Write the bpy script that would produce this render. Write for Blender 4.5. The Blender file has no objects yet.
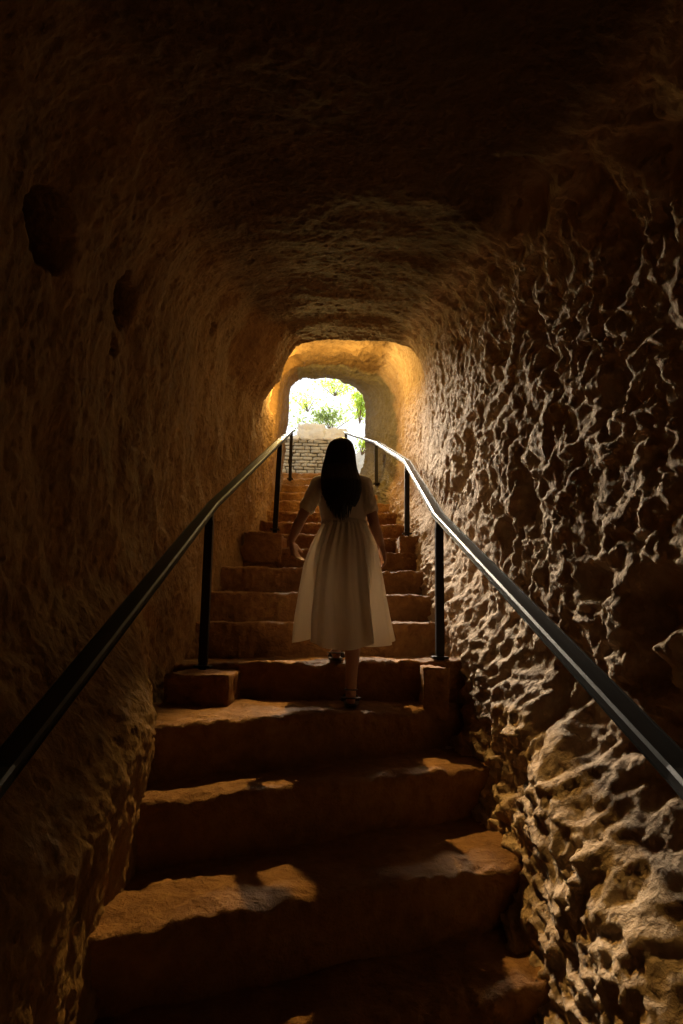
import bpy, bmesh, math, random
import numpy as np
from mathutils import Vector, Matrix
random.seed(7)
rng = np.random.default_rng(7)
col = bpy.context.scene.collection

# ------------------------------------------------------------------ camera
F = 600.0
PITCH, ROLL = math.radians(11.1), math.radians(1.5)
CZ = 3.0                                     # camera height in the scene
cam_d = bpy.data.cameras.new('camera')
cam = bpy.data.objects.new('camera', cam_d)
col.objects.link(cam)
cam_d.sensor_fit = 'VERTICAL'; cam_d.sensor_height = 36; cam_d.lens = 36 * F / 1024
cam_d.clip_start = 0.02; cam_d.clip_end = 400
RM = Matrix.Rotation(math.radians(90) + PITCH, 3, 'X') @ Matrix.Rotation(ROLL, 3, 'Z')
cam.matrix_world = Matrix.Translation((0, 0, CZ)) @ RM.to_4x4()
bpy.context.scene.camera = cam

def ray(px, py):
    return RM @ Vector(((px - 341.5) / F, (512 - py) / F, -1))
def at(px, py, Y):                           # where a line of sight meets the plane at distance Y
    d = ray(px, py); return Vector((0, 0, CZ)) + d * (Y / d.y)
def at_z(px, py, z):
    d = ray(px, py); return Vector((0, 0, CZ)) + d * ((z - CZ) / d.z)

# ------------------------------------------------------------------ noise
_P = np.concatenate([rng.permutation(256)] * 3)
_G = rng.normal(size=(256, 3)); _G /= np.linalg.norm(_G, axis=1)[:, None]
def perlin(p):
    i = np.floor(p).astype(np.int64); f = p - i; i &= 255
    w = f * f * f * (f * (f * 6 - 15) + 10)
    out = 0
    for dx in (0, 1):
        for dy in (0, 1):
            for dz in (0, 1):
                h = _P[_P[_P[i[..., 0] + dx] + i[..., 1] + dy] + i[..., 2] + dz]
                g = _G[h]
                v = g[..., 0] * (f[..., 0] - dx) + g[..., 1] * (f[..., 1] - dy) + g[..., 2] * (f[..., 2] - dz)
                out = out + v * (w[..., 0] if dx else 1 - w[..., 0]) * (w[..., 1] if dy else 1 - w[..., 1]) * (w[..., 2] if dz else 1 - w[..., 2])
    return out * 1.5
def fbm(p, octs=4, gain=.5, lac=2.03):
    s, a, q = 0, 1, p
    for o in range(octs):
        s = s + a * perlin(q + o * 17.3); a *= gain; q = q * lac
    return s
def ridged(p, octs=4, gain=.5):
    s, a, q = 0, 1, p
    for o in range(octs):
        s = s + a * (1 - 2 * np.abs(perlin(q + o * 11.7))); a *= gain; q = q * 2.1
    return s
def voro(p, k=0):
    """distance to the nearest and second nearest of scattered points: scooped pits with sharp ridges between"""
    i = np.floor(p).astype(np.int64); f = p - i
    d1 = np.full(p.shape[:-1], 9.0); d2 = d1.copy()
    for dx in (-1, 0, 1):
        for dy in (-1, 0, 1):
            for dz in (-1, 0, 1):
                h = _P[_P[_P[(i[..., 0] + dx + k) & 255] + ((i[..., 1] + dy) & 255)] + ((i[..., 2] + dz) & 255)]
                d = np.sqrt((dx + _J[h, 0] - f[..., 0]) ** 2 + (dy + _J[h, 1] - f[..., 1]) ** 2 + (dz + _J[h, 2] - f[..., 2]) ** 2)
                d2 = np.minimum(d2, np.maximum(d, d1)); d1 = np.minimum(d1, d)
    return d1, d2
_J = rng.random((256, 3))
def sstep(a, b, x):
    t = np.clip((x - a) / (b - a), 0, 1); return t * t * (3 - 2 * t)

# ------------------------------------------------------------------ object helpers
def tag(o, label=None, cat=None, group=None, kind=None):
    for k, v in (('label', label), ('category', cat), ('group', group), ('kind', kind)):
        if v: o[k] = v
    return o
def empty(name, loc, label, cat, group=None, kind=None):
    o = bpy.data.objects.new(name, None); col.objects.link(o)
    o.location = loc; o.empty_display_size = .1
    return tag(o, label, cat, group, kind)
def link(name, me, m, parent=None, smooth=True):
    o = bpy.data.objects.new(name, me); col.objects.link(o)
    if m: me.materials.append(m)
    if smooth: me.polygons.foreach_set('use_smooth', [True] * len(me.polygons))
    if parent:
        o.parent = parent
        o.matrix_parent_inverse = Matrix.Translation(-Vector(parent.location))
    return o
def grid_obj(name, V, m, parent=None, wrap_u=False, wrap_v=False, flip=False):
    nu, nv = V.shape[:2]
    me = bpy.data.meshes.new(name)
    I = np.arange(nu * nv).reshape(nu, nv)
    if wrap_u: I = np.vstack([I, I[:1]])
    if wrap_v: I = np.hstack([I, I[:, :1]])
    q = np.stack([I[:-1, :-1], I[1:, :-1], I[1:, 1:], I[:-1, 1:]], -1).reshape(-1, 4)
    if flip: q = q[:, ::-1]
    me.vertices.add(nu * nv); me.vertices.foreach_set('co', V.astype(np.float32).ravel())
    me.loops.add(q.size); me.loops.foreach_set('vertex_index', q.astype(np.int32).ravel())
    me.polygons.add(len(q)); me.polygons.foreach_set('loop_start', (np.arange(len(q)) * 4).astype(np.int32))
    me.update(calc_edges=True); me.validate()
    return link(name, me, m, parent)
def bm_obj(name, bm, m, parent=None, smooth=False):
    bmesh.ops.recalc_face_normals(bm, faces=bm.faces)
    me = bpy.data.meshes.new(name); bm.to_mesh(me); bm.free()
    return link(name, me, m, parent, smooth)
def normals(V):
    a = np.gradient(V, axis=0); b = np.gradient(V, axis=1)
    n = np.cross(a, b); return n / (np.linalg.norm(n, axis=-1, keepdims=True) + 1e-12)

# ------------------------------------------------------------------ materials
def nodes(name):
    m = bpy.data.materials.new(name); m.use_nodes = True
    nt = m.node_tree; return m, nt, nt.nodes['Principled BSDF']
def rock_mat(name, c1, c2, c3, bump=.5, scale=1.0, stretch=(1, 1, 1), rough=.85, bdist=.01, spec=.25):
    m, nt, b = nodes(name); L = nt.links.new
    tc = nt.nodes.new('ShaderNodeTexCoord'); mp = nt.nodes.new('ShaderNodeMapping')
    mp.inputs['Scale'].default_value = stretch; L(tc.outputs['Object'], mp.inputs[0])
    def noise(s, d=6, r=.6, dist=0):
        n = nt.nodes.new('ShaderNodeTexNoise'); n.inputs['Scale'].default_value = s * scale
        n.inputs['Detail'].default_value = d; n.inputs['Roughness'].default_value = r
        n.inputs['Distortion'].default_value = dist; L(mp.outputs[0], n.inputs['Vector']); return n
    n1, n2, n3 = noise(2.2, 5, .6, .4), noise(14, 8, .65, .3), noise(55, 6, .6)
    cr = nt.nodes.new('ShaderNodeValToRGB'); e = cr.color_ramp.elements
    e[0].position = .3; e[0].color = (*c1, 1); e[1].position = .7; e[1].color = (*c3, 1)
    k = cr.color_ramp.elements.new(.5); k.color = (*c2, 1)
    mx = nt.nodes.new('ShaderNodeMath'); mx.operation = 'MULTIPLY_ADD'
    L(n2.outputs['Fac'], mx.inputs[0]); mx.inputs[1].default_value = .5
    m2 = nt.nodes.new('ShaderNodeMath'); m2.operation = 'MULTIPLY'; L(n1.outputs['Fac'], m2.inputs[0]); m2.inputs[1].default_value = .5
    L(m2.outputs[0], mx.inputs[2]); L(mx.outputs[0], cr.inputs['Fac']); L(cr.outputs[0], b.inputs['Base Color'])
    b.inputs['Roughness'].default_value = rough; b.inputs['Specular IOR Level'].default_value = spec
    add = nt.nodes.new('ShaderNodeMath'); add.operation = 'MULTIPLY_ADD'
    L(n3.outputs['Fac'], add.inputs[0]); add.inputs[1].default_value = .35; L(n2.outputs['Fac'], add.inputs[2])
    bp = nt.nodes.new('ShaderNodeBump'); bp.inputs['Strength'].default_value = bump
    bp.inputs['Distance'].default_value = bdist; L(add.outputs[0], bp.inputs['Height']); L(bp.outputs[0], b.inputs['Normal'])
    return m
M = {}
M['wall_r'] = rock_mat('pale_carved_rock', (.30, .19, .11), (.46, .33, .21), (.60, .47, .33), .8, 1.0, (1, 1, .6), bdist=.02)
M['wall_l'] = rock_mat('brown_carved_rock', (.22, .125, .055), (.36, .215, .095), (.46, .29, .14), .8, 1.0, (1, 1, .45), bdist=.02)
M['ceil'] = rock_mat('ceiling_rock', (.15, .09, .045), (.24, .15, .08), (.33, .22, .12), .8, 1.0, (1, .5, 1), bdist=.02)
M['step'] = rock_mat('worn_step_stone', (.14, .060, .018), (.25, .118, .038), (.37, .19, .064), .9, 1.1, bdist=.03)
M['lip'] = rock_mat('shade_toned_rock', (.13, .11, .065), (.21, .18, .11), (.30, .27, .18), .8, 1.0, bdist=.02)  # rock colour darkened to olive to stand for shade round the mouth
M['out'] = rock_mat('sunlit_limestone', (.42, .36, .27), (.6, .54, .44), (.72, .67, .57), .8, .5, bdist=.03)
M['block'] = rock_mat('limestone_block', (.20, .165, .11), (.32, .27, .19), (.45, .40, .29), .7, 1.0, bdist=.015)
M['mortar'] = rock_mat('dark_joint', (.05, .04, .03), (.09, .07, .05), (.12, .1, .07), .5)
def tunnel_mat():
    """one carved rock whose tint changes over the tunnel: pale right wall, brown left wall, darker roof, lip darkened to olive for the shade at the mouth"""
    m, nt, b = nodes('tunnel_rock'); L = nt.links.new; nd = nt.nodes.new
    tc = nd('ShaderNodeTexCoord'); mp = nd('ShaderNodeMapping'); mp.inputs['Scale'].default_value = (1, 1, .65); L(tc.outputs['Object'], mp.inputs[0])
    def noise(sc_, d, r, dist):
        n = nd('ShaderNodeTexNoise'); n.inputs['Scale'].default_value = sc_; n.inputs['Detail'].default_value = d
        n.inputs['Roughness'].default_value = r; n.inputs['Distortion'].default_value = dist; L(mp.outputs[0], n.inputs['Vector']); return n.outputs['Fac']
    def math_(op, a, b_):
        n = nd('ShaderNodeMath'); n.operation = op
        for i, v in enumerate((a, b_)):
            if isinstance(v, (int, float)): n.inputs[i].default_value = v
            else: L(v, n.inputs[i])
        return n.outputs[0]
    n1, n2, n3 = noise(2.2, 5, .6, .4), noise(15, 8, .65, .3), noise(60, 6, .65, 0)
    fac = math_('MULTIPLY', math_('ADD', n1, n2), .5)
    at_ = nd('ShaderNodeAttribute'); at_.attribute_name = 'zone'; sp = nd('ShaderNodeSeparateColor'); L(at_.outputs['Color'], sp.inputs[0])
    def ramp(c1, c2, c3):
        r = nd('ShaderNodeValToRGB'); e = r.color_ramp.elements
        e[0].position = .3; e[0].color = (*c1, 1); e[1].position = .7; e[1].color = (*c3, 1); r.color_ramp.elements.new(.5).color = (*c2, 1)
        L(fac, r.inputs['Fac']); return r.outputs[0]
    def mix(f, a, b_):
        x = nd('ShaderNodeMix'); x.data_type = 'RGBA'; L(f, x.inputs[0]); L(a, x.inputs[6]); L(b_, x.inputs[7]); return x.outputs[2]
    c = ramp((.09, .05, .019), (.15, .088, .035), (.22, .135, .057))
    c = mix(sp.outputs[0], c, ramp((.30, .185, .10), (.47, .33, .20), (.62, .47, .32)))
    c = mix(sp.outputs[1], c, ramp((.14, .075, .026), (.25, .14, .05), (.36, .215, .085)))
    c = mix(sp.outputs[2], c, ramp((.13, .11, .065), (.21, .18, .11), (.30, .27, .18)))  # mouth lip: shade beyond the lamps' reach put into the colour
    L(c, b.inputs['Base Color']); b.inputs['Roughness'].default_value = .85; b.inputs['Specular IOR Level'].default_value = .25
    vo = nd('ShaderNodeTexVoronoi'); vo.inputs['Scale'].default_value = 38; L(mp.outputs[0], vo.inputs['Vector'])
    h = math_('ADD', math_('ADD', n2, math_('MULTIPLY', n3, .35)), math_('MULTIPLY', vo.outputs['Distance'], .3))
    bp = nd('ShaderNodeBump'); bp.inputs['Strength'].default_value = .9; bp.inputs['Distance'].default_value = .025
    L(h, bp.inputs['Height']); L(bp.outputs[0], b.inputs['Normal'])
    return m
M['tunnel'] = tunnel_mat()
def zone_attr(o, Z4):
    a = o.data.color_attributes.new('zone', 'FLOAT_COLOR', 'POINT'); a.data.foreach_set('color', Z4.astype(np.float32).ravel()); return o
def plain(name, c, rough=.5, metal=0, spec=.5, noise=None):
    m, nt, b = nodes(name)
    b.inputs['Base Color'].default_value = (*c, 1); b.inputs['Roughness'].default_value = rough
    b.inputs['Metallic'].default_value = metal; b.inputs['Specular IOR Level'].default_value = spec
    if noise:
        n = nt.nodes.new('ShaderNodeTexNoise'); n.inputs['Scale'].default_value = noise; n.inputs['Detail'].default_value = 5
        r = nt.nodes.new('ShaderNodeMapRange'); r.inputs['To Min'].default_value = rough * .75; r.inputs['To Max'].default_value = min(1, rough * 1.4)
        nt.links.new(n.outputs['Fac'], r.inputs['Value']); nt.links.new(r.outputs[0], b.inputs['Roughness'])
        bp = nt.nodes.new('ShaderNodeBump'); bp.inputs['Strength'].default_value = .15; bp.inputs['Distance'].default_value = .002
        nt.links.new(n.outputs['Fac'], bp.inputs['Height']); nt.links.new(bp.outputs[0], b.inputs['Normal'])
    return m
M['rail'] = plain('black_painted_metal', (.022, .018, .015), .42, 0, .15, 60)

# ------------------------------------------------------------------ tunnel shell
U = 2.25
H0, RR, TT = -.401 * U, .106 * U, .233 * U          # first step's height below the eye, riser, tread
def step_y(k): return U + TT * k
def step_z(k): return CZ + H0 + RR * k
KEY = np.array([  # Y,   left,  right, roof(rel. eye), exponent
    (-1.6, -1.25, 1.62, 1.45, 4.0),
    (0.8, -1.10, 1.34, 1.60, 4.0),
    (2.5, -1.10, 1.12, 2.02, 4.2),
    (4.0, -1.15, .97, 2.52, 4.2),
    (5.2, -1.10, .90, 2.88, 4.2),
    (6.0, -.96, .89, 3.08, 5.0),
    (6.25, -.98, .90, 3.52, 5.0),
    (6.7, -.98, .90, 3.60, 4.6),
    (7.2, -.98, .88, 3.62, 4.2),
    (8.2, -.96, .78, 3.80, 4.4),
    (8.7, -.95, .60, 3.92, 5.0),
    (9.3, -.93, .34, 4.07, 6.0)])
def key(Y, c): 
    return np.interp(Y, KEY[:, 0], KEY[:, c])
ys = [-1.6]
while ys[-1] < 9.3:
    y = ys[-1]
    ys.append(y + (.06 if y < .3 else .0085 + .0021 * y))
ys = np.array(ys); ys[-1] = 9.3
NA = 1100
ang = np.linspace(-.42 * math.pi, 1.42 * math.pi, NA)          # from the right foot over the roof to the left foot
Yg, Ag = np.meshgrid(ys, ang, indexing='ij')
xl, xr, zt, ex = key(Yg, 1), key(Yg, 2), key(Yg, 3) + CZ, key(Yg, 4)
zb = np.interp(Yg, [-1.6, -.8, 9.3], [step_z(-7.3) - 0, step_z(-5.8), step_z(13.45)]) - .75
cxx, hw, cz, hh = (xl + xr) / 2, (xr - xl) / 2, (zt + zb) / 2, (zt - zb) / 2
c, s = np.cos(Ag), np.sin(Ag)
X = cxx + hw * np.sign(c) * np.abs(c) ** (2 / ex)
Z = cz + hh * np.sign(s) * np.abs(s) ** (2 / ex)
# the mouth's roof slopes down to the right
Z -= sstep(7.6, 9.2, Yg) * sstep(-.3, .6, X) * np.clip(s, 0, 1) * .28
# a shoulder of rock narrows the passage at the upper left before the lit chamber
X += .26 * sstep(4.6, 6.0, Yg) * (1 - sstep(6.3, 6.6, Yg)) * sstep(2.25, 2.8, Z - CZ) * sstep(.1, -.5, X)
V = np.stack([X, Yg, Z], -1)
# even out spacing around the loop
d = np.linalg.norm(np.diff(V, axis=1), axis=-1); L_ = np.concatenate([np.zeros((len(ys), 1)), np.cumsum(d, 1)], 1)
V2 = np.empty_like(V)
for i in range(len(ys)):
    t = np.linspace(0, L_[i, -1], NA)
    for a in range(3): V2[i, :, a] = np.interp(t, L_[i], V[i, :, a])
V = V2
N = normals(V)
cen = np.stack([(key(V[..., 1], 1) + key(V[..., 1], 2)) / 2, V[..., 1], np.full(V.shape[:2], 0.) + (step_z(0) + (V[..., 1] - U) / TT * RR) + 1.2], -1)
if np.sum(N * (cen - V)) < 0: N = -N                             # inward
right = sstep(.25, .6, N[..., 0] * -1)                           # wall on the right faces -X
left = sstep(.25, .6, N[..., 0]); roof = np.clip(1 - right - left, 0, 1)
P = V.copy()
near = 1 - sstep(2.0, 6.5, P[..., 1])
hs = P[..., 2] - (step_z(0) + (P[..., 1] - U) / TT * RR)          # height over the stair line
# --- right: deeply pecked, craggy
q = P * np.array([1, 1, .7]); w = np.stack([fbm(P * 4, 3), fbm(P * 4 + 9, 3), fbm(P * 4 + 31, 3)], -1)
qw = P + w * .05
sh = qw.copy(); sh[..., 1] += .55 * P[..., 2]
crag = fbm(sh * np.array([7, 4.6, 9]), 5, .6)
v1, u1 = voro(sh * np.array([11, 6.2, 14.]) + .7 * w); v2, u2 = voro(sh * np.array([24, 12, 29.]) + .6 * w, 5)
chip = (v1 - .5) + .42 * (v2 - .5) + .16 * (voro(sh * np.array([46, 25, 55.]) + w, 11)[0] - .5)
hol = fbm(P * np.array([1, 1, .8]) * 2.2 + 5, 4, .6)
amp = .42 + .6 * near
dr = .024 * crag * amp + .034 * chip * amp - .15 * np.clip(hol - .15, 0, 1) * (.2 + near) + .03 * hol * near - .008
foot = 1 - sstep(.0, .42, hs)
dr += foot * (.08 * near + .10 + .16 * (1 - sstep(1.8, 3.4, P[..., 1])) + .03 * ridged(P * 7 + 50, 3)) * sstep(.3, 1.5, P[..., 1])
footl = 1 - sstep(.35, 1.0, hs)
# --- left: smoother, long tool strokes
st = P * np.array([1, 1, .5]); 
dl = .045 * fbm(P * 1.5 + 77, 3) + .010 * fbm(st * 9 + w * .8, 4, .6) + .004 * ridged(st * 26 + w, 3) - .01
dl += .03 * ridged(P * np.array([1, 1, .5]) * 2.6 + 13, 3) * .25
dl += footl * (.10 + .008 * ridged(P * 6 + 20, 3)) * (1 - sstep(4.0, 5.5, P[..., 1])) + footl * .27 * (1 - sstep(2.2, 3.5, P[..., 1]))
dl -= .008 * np.abs(perlin(st * 19 + w * 2)) + .007 * np.abs(perlin(st * 40 + w * 2)) + .006 * (1 - voro(P * np.array([30, 30, 14.]), 9)[0])
# --- roof: flatter, picked across
rf = P * np.array([.8, 1, 1])
dc = .04 * fbm(P * np.array([.7, .9, 1]) * 1.4 + 41, 3) + .008 * fbm(P * 13 + w, 4, .6) + .003 * perlin(P * 40)
far = sstep(5.9, 6.6, P[..., 1])
dc += far * (.045 * fbm(P * 5 + 8, 3))
D = right * dr + left * dl + roof * dc
# natural holes high on the left wall
for (px, py, yy, rad, dep) in ((45, 228, 2.55, .13, .30), (128, 305, 3.35, .13, .32), (120, 345, 3.4, .06, .10), (215, 330, 4.6, .05, .08),
                               (655, 600, 2.0, .17, .12), (590, 585, 2.2, .12, .08), (500, 195, 2.2, .25, .10)):
    # find the shell point nearest to that line of sight
    r0 = np.array(ray(px, py)); r0 /= np.linalg.norm(r0)
    rel = V - np.array([0, 0, CZ]); tt = (rel @ r0); perp = np.linalg.norm(rel - tt[..., None] * r0, axis=-1)
    perp = np.where((tt > .5) & (V[..., 1] > .5), perp, 9)
    j = np.unravel_index(np.argmin(perp), perp.shape); cpt = V[j]
    dd = np.linalg.norm((P - cpt) * np.array([1, .9, 1.15]), axis=-1) + .035 * fbm(P * 9 + 5, 2)
    D -= dep * (1 - sstep(rad * .55, rad * 1.15, dd))
# a lit cleft in the left wall just inside the mouth
dd = np.abs(P[..., 1] - 7.75 - .12 * (P[..., 2] - CZ - 3.2)); D -= left * .22 * (1 - sstep(.10, .3, dd)) * sstep(2.75, 3.0, P[..., 2] - CZ)
V = V + N * D[..., None]
ia = ((V2[..., 0] - (key(V2[..., 1], 1) + key(V2[..., 1], 2)) / 2))
# split the loop in three at fixed columns: right wall, ceiling, left wall
a1, a2 = int(NA * .355), int(NA * .645)
ke = int(np.searchsorted(ys, 8.28))
lipz = sstep(8.16, 8.34, V[..., 1] + .12 * fbm(V * 5, 3)) * (1 - sstep(.3, .8, left) * .9)  # where the lip's painted shade sets in, mostly kept off the left wall
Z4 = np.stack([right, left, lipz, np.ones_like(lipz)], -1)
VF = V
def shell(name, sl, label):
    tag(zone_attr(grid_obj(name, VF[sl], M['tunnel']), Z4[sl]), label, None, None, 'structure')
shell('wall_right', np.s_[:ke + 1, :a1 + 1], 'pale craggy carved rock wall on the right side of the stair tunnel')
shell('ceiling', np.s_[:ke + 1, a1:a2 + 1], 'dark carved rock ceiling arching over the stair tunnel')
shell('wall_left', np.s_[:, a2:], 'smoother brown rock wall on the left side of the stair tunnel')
shell('wall_outer', np.s_[ke:, :a2 + 1], 'rock lip round the tunnel mouth, its shade painted in grey-olive')
# rock mass that closes the tunnel behind the eye
bk = V[0].copy(); cc = bk.mean(0)
W = np.stack([cc + (bk - cc) * t + np.array([0, -.3 * (1 - t) + 0, 0]) for t in np.linspace(0, 1, 40)], 0)
W[..., 1] += .12 * fbm(W * 2, 4) * np.clip((1 - np.linspace(0, 1, 40)) * 6, 0, 1)[:, None]
tag(grid_obj('wall_back', W, M['wall_l'], wrap_v=True), 'rock wall closing the chamber at the foot of the stairs', None, None, 'structure')

# ------------------------------------------------------------------ staircase
LIPS = {-1: ((60, 1110), (522, 990)), 0: ((95, 935), (495, 866)), 1: ((112, 806), (472, 768)), 2: ((150, 724), (450, 706)),
        3: ((228, 663), (447, 659)), 4: ((212, 622), (428, 622)), 5: ((213, 590), (421, 595)), 6: ((231, 566), (419, 571)),
        7: ((241, 545), (417, 552)), 8: ((250, 530), (405, 538))}
K0, K1 = -7, 16
def lip_line(k):
    """two points of a step's front edge"""
    if k in LIPS:
        (a, b), (c_, d_) = LIPS[k]
        if k <= 2: p, r = at_z(a, b, step_z(k)), at_z(c_, d_, step_z(k))
        else:
            p, r = at(a, b, step_y(k)), at(c_, d_, step_y(k))
        return p, r
    off = .0
    return Vector((-1, step_y(k) + off, step_z(k))), Vector((.6, step_y(k) + off, step_z(k)))
def lip(k, x):
    p, r = lip_line(k); t = (x - p.x) / (r.x - p.x); t = np.clip(t, -.3, 1.3)
    return p.y + t * (r.y - p.y), p.z + t * (r.z - p.z)
stairs = empty('stone_staircase', (-.2, step_y(0), step_z(-1)), 'worn orange-brown rock-cut staircase climbing through the tunnel to daylight', 'staircase')
for k in range(K0, K1):
    nx = 260 if -2 <= k <= 10 else 90
    x = np.linspace(*((-1.3, 1.25) if k < 6 else (-1.08, .98) if k < 12 else (-1.9, 1.5)), nx)
    y0, z0 = lip(k, x); y1, z1 = lip(k + 1, x); yp, zp = lip(k - 1, x)
    if k == K1 - 1: y1 = y0 + 2.4
    prof = []
    seed = k * 7.7
    rise = z0 - zp + .12
    R = .028
    for t in np.linspace(0, 1, 22): prof.append((y0 + .03 * (1 - t), z0 - rise + (rise - R) * t, 0))
    for a in np.linspace(0, 1, 7)[1:-1]:
        th = a * math.pi / 2
        prof.append((y0 + R * (1 - math.cos(th)), z0 - R + R * math.sin(th), 1))
    dep = y1 - y0 + .16
    for t in np.linspace(0, 1, 34): prof.append((y0 + R + (dep - R) * t, z0 + .0 * t, 2))
    G = np.stack([np.stack([x, a, b], -1) for a, b, _ in prof], 1)
    zone = np.array([c_ for _, _, c_ in prof])[None, :, None]
    S = G * 1.0; S[..., 2] += seed
    e = np.exp(-((G[..., 1] - y0[:, None]) ** 2 + (G[..., 2] - z0[:, None]) ** 2) / .006)      # close to the lip
    big = fbm(S * np.array([2.4, 2.4, 3]), 3)
    G[..., 2] += (.018 * big + .007 * fbm(S * 11, 4, .6) - .006 * np.abs(perlin(S * 9 + 3))) * np.clip((G[..., 2] - z0[:, None] + rise[:, None]) / rise[:, None], 0, 1)
    lipn = fbm(np.stack([x * 6, x * 0 + seed, x * 0], -1), 4)[:, None]
    G[..., 1] += .022 * fbm(S * np.array([5, 1, 5]), 3) + .006 * fbm(S * 22, 3) + e * (.03 * lipn + .012)
    G[..., 2] -= e * np.abs(.022 * lipn + .010 * fbm(S * 12 + 4, 2))
    # bottom and back so that each step is a solid slab
    back = G[:, -1:].copy(); back[..., 2] -= rise[:, None] * .9
    bot = G[:, :1].copy(); bot[..., 1] += .0
    G = np.concatenate([G, back, bot], 1)
    o = grid_obj('step', G, M['step'], stairs)

def rough_block(name, lo, hi, m, parent, seed=0, amp=.012, n=14, rnd=.12):
    bm = bmesh.new(); bmesh.ops.create_cube(bm, size=2)
    bmesh.ops.subdivide_edges(bm, edges=bm.edges, cuts=n, use_grid_fill=True)
    lo, hi = np.array(lo), np.array(hi); h = (hi - lo) / 2; cc = (hi + lo) / 2
    P_ = np.array([v.co[:] for v in bm.verts])
    l = (np.abs(P_) ** 10).sum(1) ** .1; P_ = P_ / (1 + rnd * (l - 1))[:, None] if rnd else P_
    W_ = P_ * h + cc
    nn = P_ / np.linalg.norm(P_, axis=1)[:, None]
    W_ += nn * (amp * 1.6 * fbm(W_ * 9 + seed, 3) + amp * .5 * fbm(W_ * 30 + seed, 2))[:, None]
    for v, p in zip(bm.verts, W_): v.co = p
    return bm_obj(name, bm, m, parent, True)
def block_px(px0, px1, pytop, Yf, Yb, drop, k):
    a, b = at(px0, pytop, Yf), at(px1, pytop, Yf)
    rough_block('post_footing', (min(a.x, b.x), Yf, a.z - drop), (max(a.x, b.x), Yb, a.z), M['step'], stairs, k)
block_px(166, 229, 674, 3.42, 3.98, .34, 1)
block_px(424, 449, 668, 3.62, 4.0, .30, 2)
block_px(244, 282, 532, 5.9, 6.5, .30, 3)
block_px(400, 418, 536, 6.0, 6.5, .30, 4)

# ------------------------------------------------------------------ handrails
def bar(name, pts, w, h, parent, m, bev=.007):
    """a mitred rectangular bar along pts, w across and h tall"""
    pts = [Vector(p) for p in pts]; bm = bmesh.new(); rings = []
    for i, p in enumerate(pts):
        a = (p - pts[i - 1]).normalized() if i else None
        b = (pts[i + 1] - p).normalized() if i < len(pts) - 1 else None
        t = ((a or b) + (b or a)).normalized()
        side = t.cross(Vector((0, 0, 1))).normalized(); up = side.cross(t).normalized()
        kx = 1 / max(.5, t.dot(a or b))
        ring = []
        for sx, sz in ((-1, -1), (-1, 1), (1, 1), (1, -1)):
            for (bx, bz) in (((0, 1), (1, 0)) if sx * sz > 0 else ((1, 0), (0, 1))):
                ring.append(bm.verts.new(p + side * sx * (w / 2 - bev * bx) * kx ** 0 + up * sz * (h / 2 - bev * bz) * kx))
        rings.append(ring)
    for r0, r1 in zip(rings, rings[1:]):
        for j in range(8): bm.faces.new((r0[j], r0[(j + 1) % 8], r1[(j + 1) % 8], r1[j]))
    bm.faces.new(rings[0]); bm.faces.new(rings[-1])
    return bm_obj(name, bm, m, parent)
def post(top, base, wx=.045, wy=.045, parent=None):
    bm = bmesh.new(); bmesh.ops.create_cube(bm, size=1)
    bmesh.ops.bevel(bm, geom=bm.edges[:], offset=.06, segments=2, affect='EDGES')
    L = (Vector(top) - Vector(base))
    q = L.to_track_quat('Z', 'Y').to_matrix().to_4x4()
    q = Matrix.Translation((Vector(top) + Vector(base)) / 2) @ Matrix.Shear('XY', 4, (L.x / L.z, L.y / L.z)) @ Matrix.Diagonal((wx, wy, L.z, 1))
    bm.transform(q)
    p = bm_obj('post', bm, M['rail'], parent)
    return p
def rail(name, label, path, posts):
    root = empty(name, at(*posts[0][1]), label, 'handrail')
    bar('rail', [at(*p) for p in path], .075, .042, root, M['rail'])
    for (tp, bs, wd) in posts:
        t_, b_ = at(*tp), at(*bs); post(t_, b_ - Vector((0, 0, .03)), wd, wd, root)
        # foot plate under the post
        bm = bmesh.new(); bmesh.ops.create_cube(bm, size=1)
        bm.transform(Matrix.Translation(b_ + Vector((0, 0, .004))) @ Matrix.Diagonal((wd * 1.9, wd * 1.9, .012, 1)))
        bmesh.ops.bevel(bm, geom=bm.edges[:], offset=.003, segments=1, affect='EDGES')
        bm_obj('foot_plate', bm, M['rail'], root)
    return root
rail('handrail', 'black metal handrail along the smooth brown left wall, square posts on stone footings',
     [(-190, 1010, .95), (0, 772, 1.52), (213, 505, 3.85), (280, 441, 6.35), (294, 428.5, 9.6), ],
     [((210, 512, 3.85), (203, 667, 3.80), .052), ((280, 445, 6.35), (275, 530, 6.25), .052), ((291.5, 433, 9.2), (290, 479, 9.4), .05)])
rail('handrail', 'black metal handrail bending several times along the craggy right wall, top glinting white',
     [(900, 1010, .85), (683, 774, 1.37), (439, 516, 3.9), (407, 462, 6.3), (377, 443, 8.6), (345.5, 432.5, 10.4)],
     [((439, 520, 3.9), (440, 658, 3.9), .052), ((407, 465, 6.3), (407, 534, 6.25), .052), ((376, 446, 8.55), (376.5, 484, 8.55), .05), ((346, 434, 10.3), (346.5, 473, 10.3), .05)])
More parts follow.
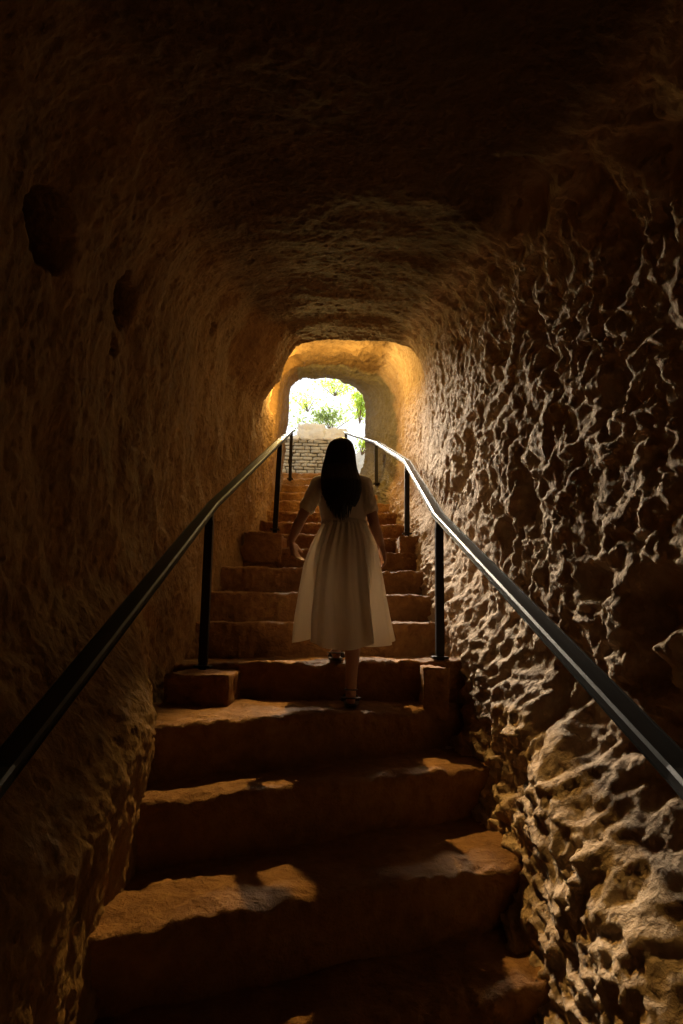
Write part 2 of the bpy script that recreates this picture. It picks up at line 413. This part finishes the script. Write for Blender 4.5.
#@@MORE
# ------------------------------------------------------------------ outside, beyond the mouth
def join_bm(dst, src):
    me = bpy.data.meshes.new('tmp'); src.to_mesh(me); src.free(); dst.from_mesh(me); bpy.data.meshes.remove(me)
def stone_bm(lo, hi, seed, amp=.02, n=2):
    bm = bmesh.new(); bmesh.ops.create_cube(bm, size=2)
    bmesh.ops.subdivide_edges(bm, edges=bm.edges, cuts=n, use_grid_fill=True)
    lo, hi = np.array(lo), np.array(hi); h = (hi - lo) / 2; cc = (hi + lo) / 2
    P_ = np.array([v.co[:] for v in bm.verts]); l = (np.abs(P_) ** 8).sum(1) ** .125
    P_ = P_ / (1 + .25 * (l - 1))[:, None]; W_ = P_ * h + cc
    W_ += (P_ / np.linalg.norm(P_, axis=1)[:, None]) * (amp * fbm(W_ * 8 + seed, 2))[:, None]
    for v, p in zip(bm.verts, W_): v.co = p
    return bm
# coursed retaining wall at the head of the stairs
WY = 12.2
wl, wr = -2.5, at(350, 450, WY).x
base, top = step_z(15) - .1, at(320, 441, WY).z
root = empty('masonry_wall', ((wl + wr) / 2, WY, base), 'low coursed stone masonry wall with dark joints at the head of the stairs', 'wall', None, 'structure')
bm = bmesh.new(); z = base; r_ = random.Random(3)
while z < top - .03:
    h = r_.uniform(.066, .084); x = wl + r_.uniform(-.2, 0)
    while x < wr:
        wd = r_.uniform(.12, .34)
        join_bm(bm, stone_bm((x, WY - r_.uniform(.0, .035), z), (min(x + wd, wr + .05) - .014, WY + .3, z + h - .02), x * 9 + z * 5))
        x += wd
    z += h
bm_obj('coursed_stone', bm, M['block'], root, True)
bm = bmesh.new(); bmesh.ops.create_cube(bm, size=1)
bm.transform(Matrix.Translation(((wl + wr) / 2, WY + .2, (base + z) / 2)) @ Matrix.Diagonal((wr - wl, .3, z - base - .03, 1)))
bm_obj('joint_bed', bm, M['mortar'], root)
for i, (x0, x1, y0) in enumerate(((270, 299, 436), (298, 325, 424), (323, 347, 429))):
    a, b = at(x0, y0, WY), at(x1, y0, WY)
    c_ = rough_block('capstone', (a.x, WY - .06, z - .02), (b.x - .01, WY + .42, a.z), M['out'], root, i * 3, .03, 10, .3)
# rock bank and hillside
def heightfield(name, fx, label, kind, m, nu=160, nv=140):
    u, v = np.meshgrid(np.linspace(0, 1, nu), np.linspace(0, 1, nv), indexing='ij')
    V_ = fx(u, v); N_ = normals(V_); N_ *= np.where((N_[..., 1:2]) > 0, -1, 1)
    dsp = .22 * fbm(V_ * .9, 4) + .07 * ridged(V_ * 3.2, 4)
    V_ = V_ + N_ * dsp[..., None]
    return tag(grid_obj(name, V_, m), label, None, None, kind)
def bank(u, v):                    # grassy bank: rises to the right and away
    x = -1.1 + 6.0 * u; y = 13.0 + 3.2 * v + .5 * u
    z = 5.0 + v * (.6 + 2.7 * np.clip(u * 3.0, 0, 1) + 1.2 * u) - .8 * (1 - v) + .0 * u
    return np.stack([x, y, z + CZ - 3 + .75 - .75], -1)
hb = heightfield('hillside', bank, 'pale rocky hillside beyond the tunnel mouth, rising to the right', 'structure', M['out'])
def crag_r(u, v):
    x = .35 + .55 * v + .9 * u ** 1.5 - .0 * u; y = 9.6 + 2.6 * u; z = step_z(12) - .6 + 3.1 * v
    return np.stack([.42 + .35 * v + 1.0 * u * (1 - .6 * v) * .6, y + .3 * v, z], -1)
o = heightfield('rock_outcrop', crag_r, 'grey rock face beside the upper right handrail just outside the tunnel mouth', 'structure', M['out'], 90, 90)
# outer face of the rock round the mouth, seen only from outside
LV = VF[-1]; cen_ = LV.mean(0)
face = np.stack([LV + (LV - cen_) * np.array([1, 0, 1]) * t + np.array([0, .05 * t, 0]) for t in (0, .03, .1, .25, .6, 1.2, 2.2)], 0)
face[1:] += np.array([0, 1, 0]) * (.10 * fbm(face[1:] * 2, 4))[..., None]
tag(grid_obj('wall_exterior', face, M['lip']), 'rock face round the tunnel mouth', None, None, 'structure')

def leaf_mat(name, c):
    m, nt, b = nodes(name); L = nt.links.new
    b.inputs['Base Color'].default_value = (*c, 1); b.inputs['Roughness'].default_value = .5
    t = nt.nodes.new('ShaderNodeBsdfTranslucent'); t.inputs[0].default_value = (*(min(1, x * 1.6) for x in c), 1)
    mx = nt.nodes.new('ShaderNodeMixShader'); mx.inputs[0].default_value = .5
    L(b.outputs[0], mx.inputs[1]); L(t.outputs[0], mx.inputs[2]); L(mx.outputs[0], nt.nodes['Material Output'].inputs[0])
    return m
M['leaf'] = leaf_mat('bright_leaf', (.30, .42, .06)); M['leaf2'] = leaf_mat('dull_leaf', (.16, .22, .07))
M['stem'] = plain('woody_stem', (.12, .08, .05), .8)
def shrub(label, c0, rx, ry, rz, n, m, seed, sz=.05):
    R_ = random.Random(seed); root = empty('shrub', Vector(c0) - Vector((0, 0, rz)), label, 'shrub', 'shrubs beyond the tunnel mouth')
    bm = bmesh.new(); sb = bmesh.new(); c0 = Vector(c0); tips = []
    for i in range(9):
        d = Vector((R_.gauss(0, 1) * rx, R_.gauss(0, 1) * ry, abs(R_.gauss(.5, .6)) * rz)) * .6; tips.append(c0 + d)
        a = c0 - Vector((0, 0, rz)); b = c0 + d; dd = b - a; q = dd.to_track_quat('Z', 'Y').to_matrix().to_4x4()
        bmesh.ops.create_cone(sb, segments=6, radius1=.012, radius2=.004, depth=dd.length, cap_ends=True, matrix=Matrix.Translation((a + b) / 2) @ q)
    for i in range(n):
        t = R_.choice(tips); s_ = Vector((R_.gauss(0, .35) * rx, R_.gauss(0, .35) * ry, R_.gauss(0, .35) * rz)); p = t + s_
        M_ = Matrix.Translation(p) @ Matrix.Rotation(R_.uniform(0, 6.28), 4, 'Z') @ Matrix.Rotation(R_.uniform(-1.2, 1.2), 4, 'X') @ Matrix.Scale(sz * R_.uniform(.6, 1.3), 4)
        vs = [bm.verts.new(M_ @ Vector(v)) for v in ((0, 0, 0), (.3, .35, .08), (.26, .75, .05), (0, 1.1, -.05), (-.26, .75, .05), (-.3, .35, .08), (0, .5, -.04))]
        for a_, b_ in ((0, 1), (1, 2), (2, 3), (3, 4), (4, 5), (5, 0)): bm.faces.new((vs[6], vs[a_], vs[b_]))
    bm_obj('foliage', bm, m, root); bm_obj('stems', sb, M['stem'], root)
for lab, (px, py, Y), r, n, m, sd_, sz in (
    ('bright yellow-green leafy shrub at the right edge of the tunnel mouth', (360, 408, 12.0), (.17, .2, .34), 520, 'leaf', 1, .07),
    ('dull green bush in the middle of the pale hillside', (332, 420, 13.2), (.42, .3, .3), 620, 'leaf2', 2, .08),
    ('small light green bush high on the hillside beneath the mouth roof', (335, 388, 14.6), (.4, .3, .22), 260, 'leaf', 3, .08),
    ('low green plant against the rock beside the upper right handrail', (362, 447, 11.2), (.14, .2, .16), 220, 'leaf', 4, .05),
    ('sparse pale green bush on the left of the hillside', (308, 404, 13.8), (.25, .3, .2), 130, 'leaf', 5, .07)):
    shrub(lab, at(px, py, Y), *r, n, M[m], sd_, sz)

# ------------------------------------------------------------------ the walking woman
def tube(bm, pts, rad, seg=14, caps=True):
    """tapered limb through pts; rad may hold (rx, ry) pairs"""
    pts = [Vector(p) for p in pts]; rings = []
    for i, p in enumerate(pts):
        t = ((pts[min(i + 1, len(pts) - 1)] - pts[max(i - 1, 0)])).normalized()
        s_ = t.cross(Vector((0, 1, 0)));
        if s_.length < .1: s_ = t.cross(Vector((1, 0, 0)))
        s_.normalize(); f_ = s_.cross(t).normalized(); r = rad[i]; rx, ry = r if isinstance(r, tuple) else (r, r)
        rings.append([bm.verts.new(p + s_ * rx * math.cos(a) + f_ * ry * math.sin(a)) for a in [2 * math.pi * j / seg for j in range(seg)]])
    for a, b in zip(rings, rings[1:]):
        for j in range(seg): bm.faces.new((a[j], a[(j + 1) % seg], b[(j + 1) % seg], b[j]))
    if caps:
        for rg, p, e, sg in ((rings[0], pts[0], pts[0] - pts[1], 1), (rings[-1], pts[-1], pts[-1] - pts[-2], 1)):
            r = rad[0] if rg is rings[0] else rad[-1]; r = min(r) if isinstance(r, tuple) else r
            prev = rg
            for kk in (.55, .9):
                nx = [bm.verts.new(p + (v.co - p) * math.sqrt(1 - kk * kk) + e.normalized() * r * kk) for v in rg]
                for j in range(seg): bm.faces.new((prev[j], prev[(j + 1) % seg], nx[(j + 1) % seg], nx[j]))
                prev = nx
            bm.faces.new(prev)
def ball(bm, c, r, seg=20):
    bmesh.ops.create_uvsphere(bm, u_segments=seg, v_segments=seg // 2 + 2, radius=1, matrix=Matrix.Translation(c) @ Matrix.Diagonal((*r, 1)))
def cr(pts, n=6):
    """Catmull-Rom through tuples"""
    A = np.array([tuple(p) for p in pts], float); A = np.vstack([2 * A[0] - A[1], A, 2 * A[-1] - A[-2]]); out = []
    for i in range(1, len(A) - 2):
        for t in np.linspace(0, 1, n, endpoint=False):
            p0, p1, p2, p3 = A[i - 1:i + 3]
            out.append(.5 * (2 * p1 + (p2 - p0) * t + (2 * p0 - 5 * p1 + 4 * p2 - p3) * t * t + (3 * p1 - p0 - 3 * p2 + p3) * t ** 3))
    out.append(A[-2]); return np.array(out)
def remeshed(name, bm, m, parent, vox, sm=3):
    bmesh.ops.recalc_face_normals(bm, faces=bm.faces)
    me = bpy.data.meshes.new(name); bm.to_mesh(me); bm.free()
    t = bpy.data.objects.new('t', me); col.objects.link(t)
    r = t.modifiers.new('r', 'REMESH'); r.mode = 'VOXEL'; r.voxel_size = vox
    s_ = t.modifiers.new('s', 'SMOOTH'); s_.iterations = sm; s_.factor = .5
    dg = bpy.context.evaluated_depsgraph_get(); dg.update()
    me2 = bpy.data.meshes.new_from_object(t.evaluated_get(dg)); bpy.data.objects.remove(t)
    return link(name, me2, m, parent)
M['skin'] = plain('skin', (.36, .19, .115), .5, 0, .4)
M['hair'] = plain('black_hair', (.008, .006, .005), .42, 0, .4)
M['sandal'] = plain('dark_leather', (.03, .02, .015), .45)
def cloth(name, c, tr):
    m, nt, b = nodes(name); L = nt.links.new
    b.inputs['Base Color'].default_value = (*c, 1); b.inputs['Roughness'].default_value = .9; b.inputs['Specular IOR Level'].default_value = .15
    tc = nt.nodes.new('ShaderNodeTexCoord'); mp = nt.nodes.new('ShaderNodeMapping'); mp.inputs['Scale'].default_value = (1, 1, .12)
    L(tc.outputs['Object'], mp.inputs[0]); n = nt.nodes.new('ShaderNodeTexNoise'); n.inputs['Scale'].default_value = 70; n.inputs['Detail'].default_value = 4
    L(mp.outputs[0], n.inputs['Vector']); bp = nt.nodes.new('ShaderNodeBump'); bp.inputs['Strength'].default_value = .5; bp.inputs['Distance'].default_value = .004
    L(n.outputs['Fac'], bp.inputs['Height']); L(bp.outputs[0], b.inputs['Normal'])
    t = nt.nodes.new('ShaderNodeBsdfTranslucent'); t.inputs[0].default_value = (*c, 1); L(bp.outputs[0], t.inputs[1])
    mx = nt.nodes.new('ShaderNodeMixShader'); mx.inputs[0].default_value = tr
    L(b.outputs[0], mx.inputs[1]); L(t.outputs[0], mx.inputs[2]); L(mx.outputs[0], nt.nodes['Material Output'].inputs[0])
    return m
M['dress'] = cloth('thin_cream_cotton', (.68, .61, .51), .4)
BY = 3.86                                          # distance of the torso
z2, z3 = step_z(2), step_z(3)
woman = empty('person', (0, 3.7, z2), 'woman with long black hair and flowing cream dress climbing the stairs, seen from behind', 'person')
A_ = lambda px, py, dy=0: at(px, py, BY + dy)
pel, wst, chs, nk0 = A_(345, 552, -.02), A_(345, 524, 0), A_(342, 496, .02), A_(341, 480, .04)
hd = A_(341, 457, .07)
bm = bmesh.new()
tube(bm, [A_(345, 562, -.02), pel, wst, chs, A_(341.5, 484, .03)], [(.13, .10), (.165, .115), (.125, .095), (.14, .09), (.11, .06)], 24)
shl, shr = A_(319, 484, .02), A_(364, 484, .02)
tube(bm, [shl, A_(341.5, 482, .03), shr], [.046, .05, .046])
tube(bm, [nk0 + Vector((0, 0, -.03)), nk0 + Vector((0, .01, .05)), hd + Vector((0, 0, -.06))], [.056, .05, .052])
ball(bm, hd + Vector((0, .0, .02)), (.076, .098, .105)); ball(bm, hd + Vector((0, .035, -.045)), (.056, .066, .066)); ball(bm, hd + Vector((0, .065, -.06)), (.036, .034, .04))
ball(bm, hd + Vector((0, .088, -.088)), (.020, .016, .015))                                        # chin
tube(bm, [hd + Vector((0, .090, .018)), hd + Vector((0, .102, -.010)), hd + Vector((0, .110, -.026))], [.006, .008, .011], 10)   # nose
for sx in (-1, 1):
    ball(bm, hd + Vector((sx * .076, .005, -.012)), (.010, .02, .032), 12)                        # ear
    ball(bm, hd + Vector((sx * .034, .080, .026)), (.024, .012, .007), 12)                        # brow
    ball(bm, hd + Vector((sx * .034, .064, -.032)), (.026, .022, .028), 12)                          # cheek
ball(bm, hd + Vector((0, .098, -.055)), (.024, .012, .006), 12); ball(bm, hd + Vector((0, .096, -.064)), (.020, .012, .007), 12)
# arms
def arm(sh, el, wr, tip, side):
    tube(bm, [sh, sh.lerp(el, .5), el, el.lerp(wr, .35), wr], [.046, .040, .034, .034, .023], 14)
    d = (tip - wr).normalized(); n_ = Vector((side, .25, 0)); n_ = (n_ - d * n_.dot(d)).normalized()     # back of the hand faces out
    a_ = d.cross(n_).normalized()                                                                    # across the knuckles
    if a_.y < 0: a_ = -a_                                                                             # towards the thumb, i.e. forward
    kn = wr + d * .085
    for q_, wdt in ((-.5, .5), (0, .5), (.5, .5)):
        tube(bm, [wr + a_ * .018 * q_, wr + d * .04 + a_ * .044 * q_, kn + a_ * .056 * q_], [.017, .017, .0135], 10)
    for i, (o_, L1) in enumerate(((-.034, .058), (-.012, .072), (.011, .078), (.033, .07))):
        p0 = kn + a_ * o_; cu = -n_
        p1 = p0 + (d + cu * .25 + a_ * o_ * 2).normalized() * L1 * .45
        p2 = p1 + (d + cu * (.75 + .12 * (3 - i))).normalized() * L1 * .32
        p3 = p2 + (d + cu * (1.3 + .15 * (3 - i))).normalized() * L1 * .26
        tube(bm, [p0 - d * .01, p1, p2, p3], [.0095, .009, .0082, .0068], 10)
    t0 = wr + d * .022 + a_ * .018
    t1 = t0 + (d * .6 + a_ * .8 - n_ * .2).normalized() * .038; t2 = t1 + (d * .95 + a_ * .3 - n_ * .3).normalized() * .03; t3 = t2 + (d - n_ * .5).normalized() * .024
    tube(bm, [t0, t1, t2, t3], [.014, .0115, .010, .008], 10)
ell, wrl, tpl = A_(299.5, 522, -.06), A_(291, 541, .0), A_(297, 559, .02)
elr, wrr, tpr = A_(374.5, 525, -.06), A_(381.5, 546, .02), A_(385, 566, .06)
arm(shl, ell, wrl, tpl, -1); arm(shr, elr, wrr, tpr, 1)
# legs: right foot on the lower step, left foot already on the next
hr, hl = pel + Vector((.075, 0, -.05)), pel + Vector((-.075, 0, -.05))
ar = at(351, 686, 3.60); ar.z = z2 + .085; al = at(336.5, 655, 3.88); al.z = z3 + .095
kr_, kl = (hr + ar) / 2 + Vector((.0, .05, .02)), (hl + al) / 2 + Vector((-.01, .17, .03))
for h_, k_, a_ in ((hr, kr_, ar), (hl, kl, al)):
    calf = k_.lerp(a_, .35) + Vector((0, -.018, 0))
    tube(bm, [h_, h_.lerp(k_, .5), k_, calf, k_.lerp(a_, .75), a_], [.088, .072, .052, .052, .036, .032], 16)
    fl = Vector((0, 0, a_.z)); sole = a_.z - (.085 if h_ is hr else .095)
    hp = Vector((a_.x, a_.y - .035, sole + .03)); toe = Vector((a_.x + (.015 if h_ is hr else -.02), a_.y + .17, sole + .022))
    tube(bm, [a_, Vector((a_.x, a_.y, sole + .05)), hp], [.031, .031, .026], 12)
    tube(bm, [hp, hp.lerp(toe, .5) + Vector((0, 0, .014)), toe], [.026, (.034, .026), (.040, .016)], 12)
    for i in range(5):
        q_ = toe + Vector(((i - 2) * .0165, -.004 * abs(i - 1.2) + .008, 0)); tube(bm, [q_, q_ + Vector((0, .026 - .003 * i, -.004))], [.010 if i else .0125, .008], 8)
body = remeshed('body', bm, M['skin'], woman, .0052, 2)
M['eye'] = plain('eye_white', (.75, .72, .68), .2); M['iris'] = plain('dark_iris', (.03, .015, .01), .15)
for sx in (-1, 1):
    bm = bmesh.new(); ball(bm, hd + Vector((sx * .031, .0795, .008)), (.0125, .0125, .0075), 16); e_ = bm_obj('eye', bm, M['eye'], woman, True)
    bm = bmesh.new(); ball(bm, hd + Vector((sx * .031, .0885, .008)), (.005, .004, .005), 12)
    ir = bm_obj('iris', bm, M['iris'], None, True); ir.parent = e_; ir.matrix_parent_inverse = e_.matrix_world.inverted() if False else Matrix()
    ir.matrix_parent_inverse = (Matrix.Translation(Vector(woman.location)) @ e_.matrix_parent_inverse).inverted()
# sandals
for a_, so in ((ar, z2), (al, z3)):
    bm = bmesh.new(); hx = a_.x; y0_ = a_.y - .07; out_ = []
    for t in np.linspace(0, 1, 14):
        wd = .028 + .016 * math.sin(t * 2.4) if t < .93 else .022
        out_.append((t, wd * (1 if 0 < t < 1 else .6)))
    up = []; dn = []
    for t, wd in out_:
        for sgn in (-1, 1): up.append(bm.verts.new((hx + sgn * wd + .01 * t * (1 if a_ is ar else -1), y0_ + .265 * t, so + .014))); dn.append(bm.verts.new((hx + sgn * wd + .01 * t * (1 if a_ is ar else -1), y0_ + .265 * t, so + .001)))
    for i in range(13):
        a0, a1, b0, b1 = 2 * i, 2 * i + 1, 2 * i + 2, 2 * i + 3
        for q_ in ((up[a0], up[a1], up[b1], up[b0]), (dn[a0], dn[b0], dn[b1], dn[a1]), (up[a0], up[b0], dn[b0], dn[a0]), (up[a1], dn[a1], dn[b1], up[b1])): bm.faces.new(q_)
    bm.faces.new((up[0], dn[0], dn[1], up[1])); bm.faces.new((up[-2], up[-1], dn[-1], dn[-2]))
    # heel counter, ankle strap and toe strap
    for (yy, zz, rx, ry, rz) in ((-.005, .05, .038, .047, .05), ):
        pts = [Vector((hx + .036 * math.cos(t), a_.y - .005 + .048 * math.sin(t), so + .045)) for t in np.linspace(math.pi, 2 * math.pi, 12)]
        tube(bm, pts, [(.004, .030)] * 12, 8)
    pts = [Vector((hx + .034 * math.cos(t), a_.y + .002 + .036 * math.sin(t), so + .088)) for t in np.linspace(0, 2 * math.pi, 24)]
    tube(bm, pts, [(.004, .006)] * 24, 8)
    pts = [Vector((hx + .042 * math.cos(t), a_.y + .115, so + .012 + .038 * math.sin(t))) for t in np.linspace(0, math.pi, 14)]
    tube(bm, pts, [(.014, .004)] * 14, 8)
    bm_obj('sandal', bm, M['sandal'], woman, True)
# bodice with wide elbow sleeves
bm = bmesh.new()
tube(bm, [A_(345, 526, 0), A_(344, 516, .0), A_(342.5, 500, .02), A_(341.5, 487, .03), A_(341.5, 479, .04)], [(.142, .112), (.148, .122), (.162, .130), (.15, .112), (.07, .07)], 28)
tube(bm, [shl, A_(341.5, 482, .03), shr], [.057, .076, .057], 18)
for sh, e1, e2 in ((shl, ell, -1), (shr, elr, 1)):
    d_ = (e1 - sh); tube(bm, [sh, sh + d_ * .3, sh + d_ * .62 + Vector((e2 * -.004, 0, 0))], [.055, (.054, .062), (.052, .075)], 18, True)
bod = remeshed('dress_bodice', bm, M['dress'], woman, .006, 4)
nV = len(bod.data.vertices); co = np.empty(nV * 3, np.float32); bod.data.vertices.foreach_get('co', co); co = co.reshape(-1, 3).astype(float)
no = np.empty(nV * 3, np.float32); bod.data.vertices.foreach_get('normal', no); no = no.reshape(-1, 3)
co += no * (.006 * fbm(co * np.array([26, 26, 6]), 3) * sstep(shl.z + .02, shl.z - .1, co[:, 2]) + .004 * fbm(co * 14, 2))[:, None]
bod.data.vertices.foreach_set('co', co.astype(np.float32).ravel()); bod.data.update()
# skirt: outline read off at several heights  (y, left x, right x, back reach, front reach)
SK = [(522, 322.5, 367, .115, .11), (530, 318, 371, .14, .13), (545, 310, 377.5, .175, .16), (565, 303, 381, .20, .20), (590, 298, 385, .215, .25), (615, 294.5, 389, .225, .29), (640, 292, 394, .23, .32)]
yy = np.linspace(522, 641, 110); SKa = np.array(SK)
fi = lambda c_: np.interp(yy, SKa[:, 0], SKa[:, c_])
ph = np.linspace(0, 2 * math.pi, 420, endpoint=False)
G = np.zeros((len(yy), len(ph), 3))
for i, y_ in enumerate(yy):
    l_, r_2 = at(fi(1)[i], y_, BY), at(fi(2)[i], y_, BY); t = i / (len(yy) - 1)
    cx_, hw_ = (l_.x + r_2.x) / 2, (r_2.x - l_.x) / 2
    c_, s_ = np.cos(ph), np.sin(ph)
    ry = np.where(s_ > 0, fi(4)[i], fi(3)[i])
    # deep folds that part the back panel from the wings
    def dip(p0, wdt): return np.exp(-((ph - p0) / wdt) ** 2)
    fold = .20 * t ** 1.4 * dip(math.radians(218), .2) + .24 * t ** 1.9 * dip(math.radians(322), .26) - .05 * t * dip(math.radians(270), .5) + .05 * t * dip(math.radians(90), .3)
    pl = (.006 + .012 * t) * np.sin(ph * 17 + 1.2 * np.sin(ph * 3) + .6 * t) + .005 * (1 - t) * np.sin(ph * 41) + .012 * t * np.sin(ph * 7 + 2)
    pl = pl + .010 * fbm(np.stack([c_ * 3, s_ * 3, np.full_like(ph, t * 1.5)], -1), 3)
    rr = 1 - fold / np.maximum(hw_, .1)
    e_ = .82 
    X_ = cx_ + (hw_ - .012 + pl * .8) * rr * np.sign(c_) * np.abs(c_) ** e_; Y_ = BY + (ry + pl) * rr * s_ - .05 * t ** 2
    # the wings are swept forward by the stride
    Y_ = Y_ + .06 * t * np.abs(c_)
    Z_ = (l_.z + r_2.z) / 2 + (r_2.z - l_.z) / 2 * c_
    hem = -.035 * dip(math.radians(270), .6) - .03 * dip(math.radians(330), .3) + .06 * dip(math.radians(218), .2) + .012 * np.sin(ph * 5) + .05 * np.clip(s_, 0, 1)
    G[i] = np.stack([X_, Y_, Z_ + hem * t ** 3], -1)
grid_obj('dress_skirt', G, M['dress'], woman, wrap_v=True)
# gathered waistband
bm = bmesh.new(); pts = []
wc = (at(322.5, 523.5, BY) + at(367, 523.5, BY)) / 2; wh = (at(367, 523.5, BY).x - at(322.5, 523.5, BY).x) / 2
n_ = 96
rings = []
for j in range(n_):
    a0 = 2 * math.pi * j / n_; wob = .003 * (j % 2)
    rings.append([bm.verts.new(wc + Vector(((wh + o_ + wob) * math.cos(a0), (.118 + o_ + wob) * math.sin(a0), zz))) for o_, zz in ((-.006, -.016), (.006, -.013), (.009, 0), (.006, .013), (-.006, .016))])
for j in range(n_):
    a0, b0 = rings[j], rings[(j + 1) % n_]
    for q_ in range(5): bm.faces.new((a0[q_], a0[(q_ + 1) % 5], b0[(q_ + 1) % 5], b0[q_]))
bm_obj('waistband', bm, M['dress'], woman, True)
# hair: a mass over the skull falling down the back, with separate locks at the ends
HR = np.array([(438.5, 342, 3, .03, .05), (440.5, 341.5, 8.5, .06, .07), (445, 341, 12.3, .095, .08), (452, 340.5, 14.3, .112, .075), (460, 340, 15.6, .115, .055), (468, 339.5, 17.2, .118, .03), (476, 340, 18.8, .16, .0),
               (486, 341, 20, .225, -.05), (496, 341.5, 19.5, .245, -.09), (505, 342, 16.5, .25, -.12), (512, 342, 12.5, .245, -.14)])   # y, centre x, half width px, back, front
yy = np.linspace(438.5, 512, 90); ph = np.linspace(0, 2 * math.pi, 260, endpoint=False); G = np.zeros((len(yy), len(ph), 3))
hi_ = lambda c_: np.interp(yy, HR[:, 0], HR[:, c_])
cxh, hwh, bkh, frh = hi_(1), hi_(2), hi_(3), hi_(4)
for i, y_ in enumerate(yy):
    cpt = at(cxh[i], y_, BY + .07); half = hwh[i] * .00645
    c_, s_ = np.cos(ph), np.sin(ph); yb, yf = -bkh[i] - .0, frh[i]
    ym, yr = (yb + yf) / 2, (yf - yb) / 2
    st_ = .0035 * np.sin(ph * 63 + 2 * np.sin(ph * 5)) + .006 * fbm(np.stack([c_ * 7, s_ * 7, np.full_like(ph, i * .018)], -1), 3) * min(1, i / 12)
    G[i] = np.stack([cpt.x + (half + st_) * c_, cpt.y + ym + (yr + st_) * s_, cpt.z + 0 * c_], -1)
G = np.concatenate([np.repeat(G[:1].mean(1, keepdims=True) + np.array([0, 0, .002]), len(ph), 1), G, np.repeat(G[-1:].mean(1, keepdims=True), len(ph), 1)], 0)
hair = grid_obj('hair', G, M['hair'], woman, wrap_v=True)
bm = bmesh.new(); R_ = random.Random(11)
for i in range(150):
    u_ = R_.uniform(-1, 1); y0_ = R_.uniform(462, 500); y1_ = 517 - 11 * abs(u_) ** 1.6 + R_.uniform(-7, 4); hw0 = np.interp(y0_, HR[:, 0], HR[:, 2]); hw1 = np.interp(y1_, HR[:, 0], HR[:, 2]) + 1
    p = []
    for t in (0, .35, .7, 1):
        y_ = y0_ + (y1_ - y0_) * t; h_ = hw0 + (hw1 - hw0) * t; dep = np.interp(y_, HR[:, 0], HR[:, 3])
        p.append(at(341.5 + u_ * h_ * (1.0 + R_.uniform(-.04, .06)), y_, BY + .07 - dep * (math.sqrt(max(0, 1 - u_ * u_ * .85))) - .001))
    tube(bm, p, [.003, .0055, .0045, .001], 6)
locks = bm_obj('lock', bm, M['hair'], None, True); locks.parent = hair
locks.matrix_parent_inverse = (Matrix.Translation(Vector(woman.location)) @ hair.matrix_parent_inverse).inverted(); locks['kind'] = 'stuff'; locks.name = 'hair_locks'
#@@END
# ------------------------------------------------------------------ light
def point(name, loc, energy, colr, size=.05):
    d = bpy.data.lights.new(name, 'POINT'); d.energy = energy; d.color = colr; d.shadow_soft_size = size
    o = bpy.data.objects.new(name, d); col.objects.link(o); o.location = loc; return o
sd = bpy.data.lights.new('sun', 'SUN'); sd.energy = 31; sd.angle = math.radians(19); sd.color = (1, .86, .67)
so = bpy.data.objects.new('sun', sd); col.objects.link(so)
el, az = math.radians(27), math.radians(-11)      # the sun stands beyond the mouth, a little to the left
so.rotation_euler = Vector((math.sin(az) * math.cos(el), math.cos(az) * math.cos(el), math.sin(el))).to_track_quat('Z', 'Y').to_euler()
point('tunnel_lamp_light', (-.72, 7.35, CZ + 3.14), 60, (1, .67, .2), .07)
point('tunnel_lamp_light', at(352, 373, 7.3), 36, (1, .67, .2), .005)
# the warm floodlight tucked up behind the ridge of the roof, shining down the stairs
ld = bpy.data.lights.new('stair_floodlight', 'SPOT'); ld.energy = 1050; ld.color = (1, .60, .17); ld.shadow_soft_size = .025
ld.spot_size = math.radians(22); ld.spot_blend = .45
lo_ = bpy.data.objects.new('stair_floodlight', ld); col.objects.link(lo_); lo_.location = (-.26, 6.36, CZ + 3.36)
lo_.rotation_euler = (Vector(lo_.location) - Vector((.06, 2.65, CZ - .75))).to_track_quat('Z', 'Y').to_euler()
w = bpy.data.worlds.new('world'); bpy.context.scene.world = w; w.use_nodes = True
bg = w.node_tree.nodes['Background']; bg.inputs[0].default_value = (.93, .96, 1, 1); bg.inputs[1].default_value = 1.45
# ------------------------------------------------------------------ colour management
sc = bpy.context.scene
sc.view_settings.view_transform = 'Standard'; sc.view_settings.look = 'None'
sc.view_settings.exposure = -.12; sc.view_settings.gamma = 1; sc.view_settings.use_curve_mapping = False
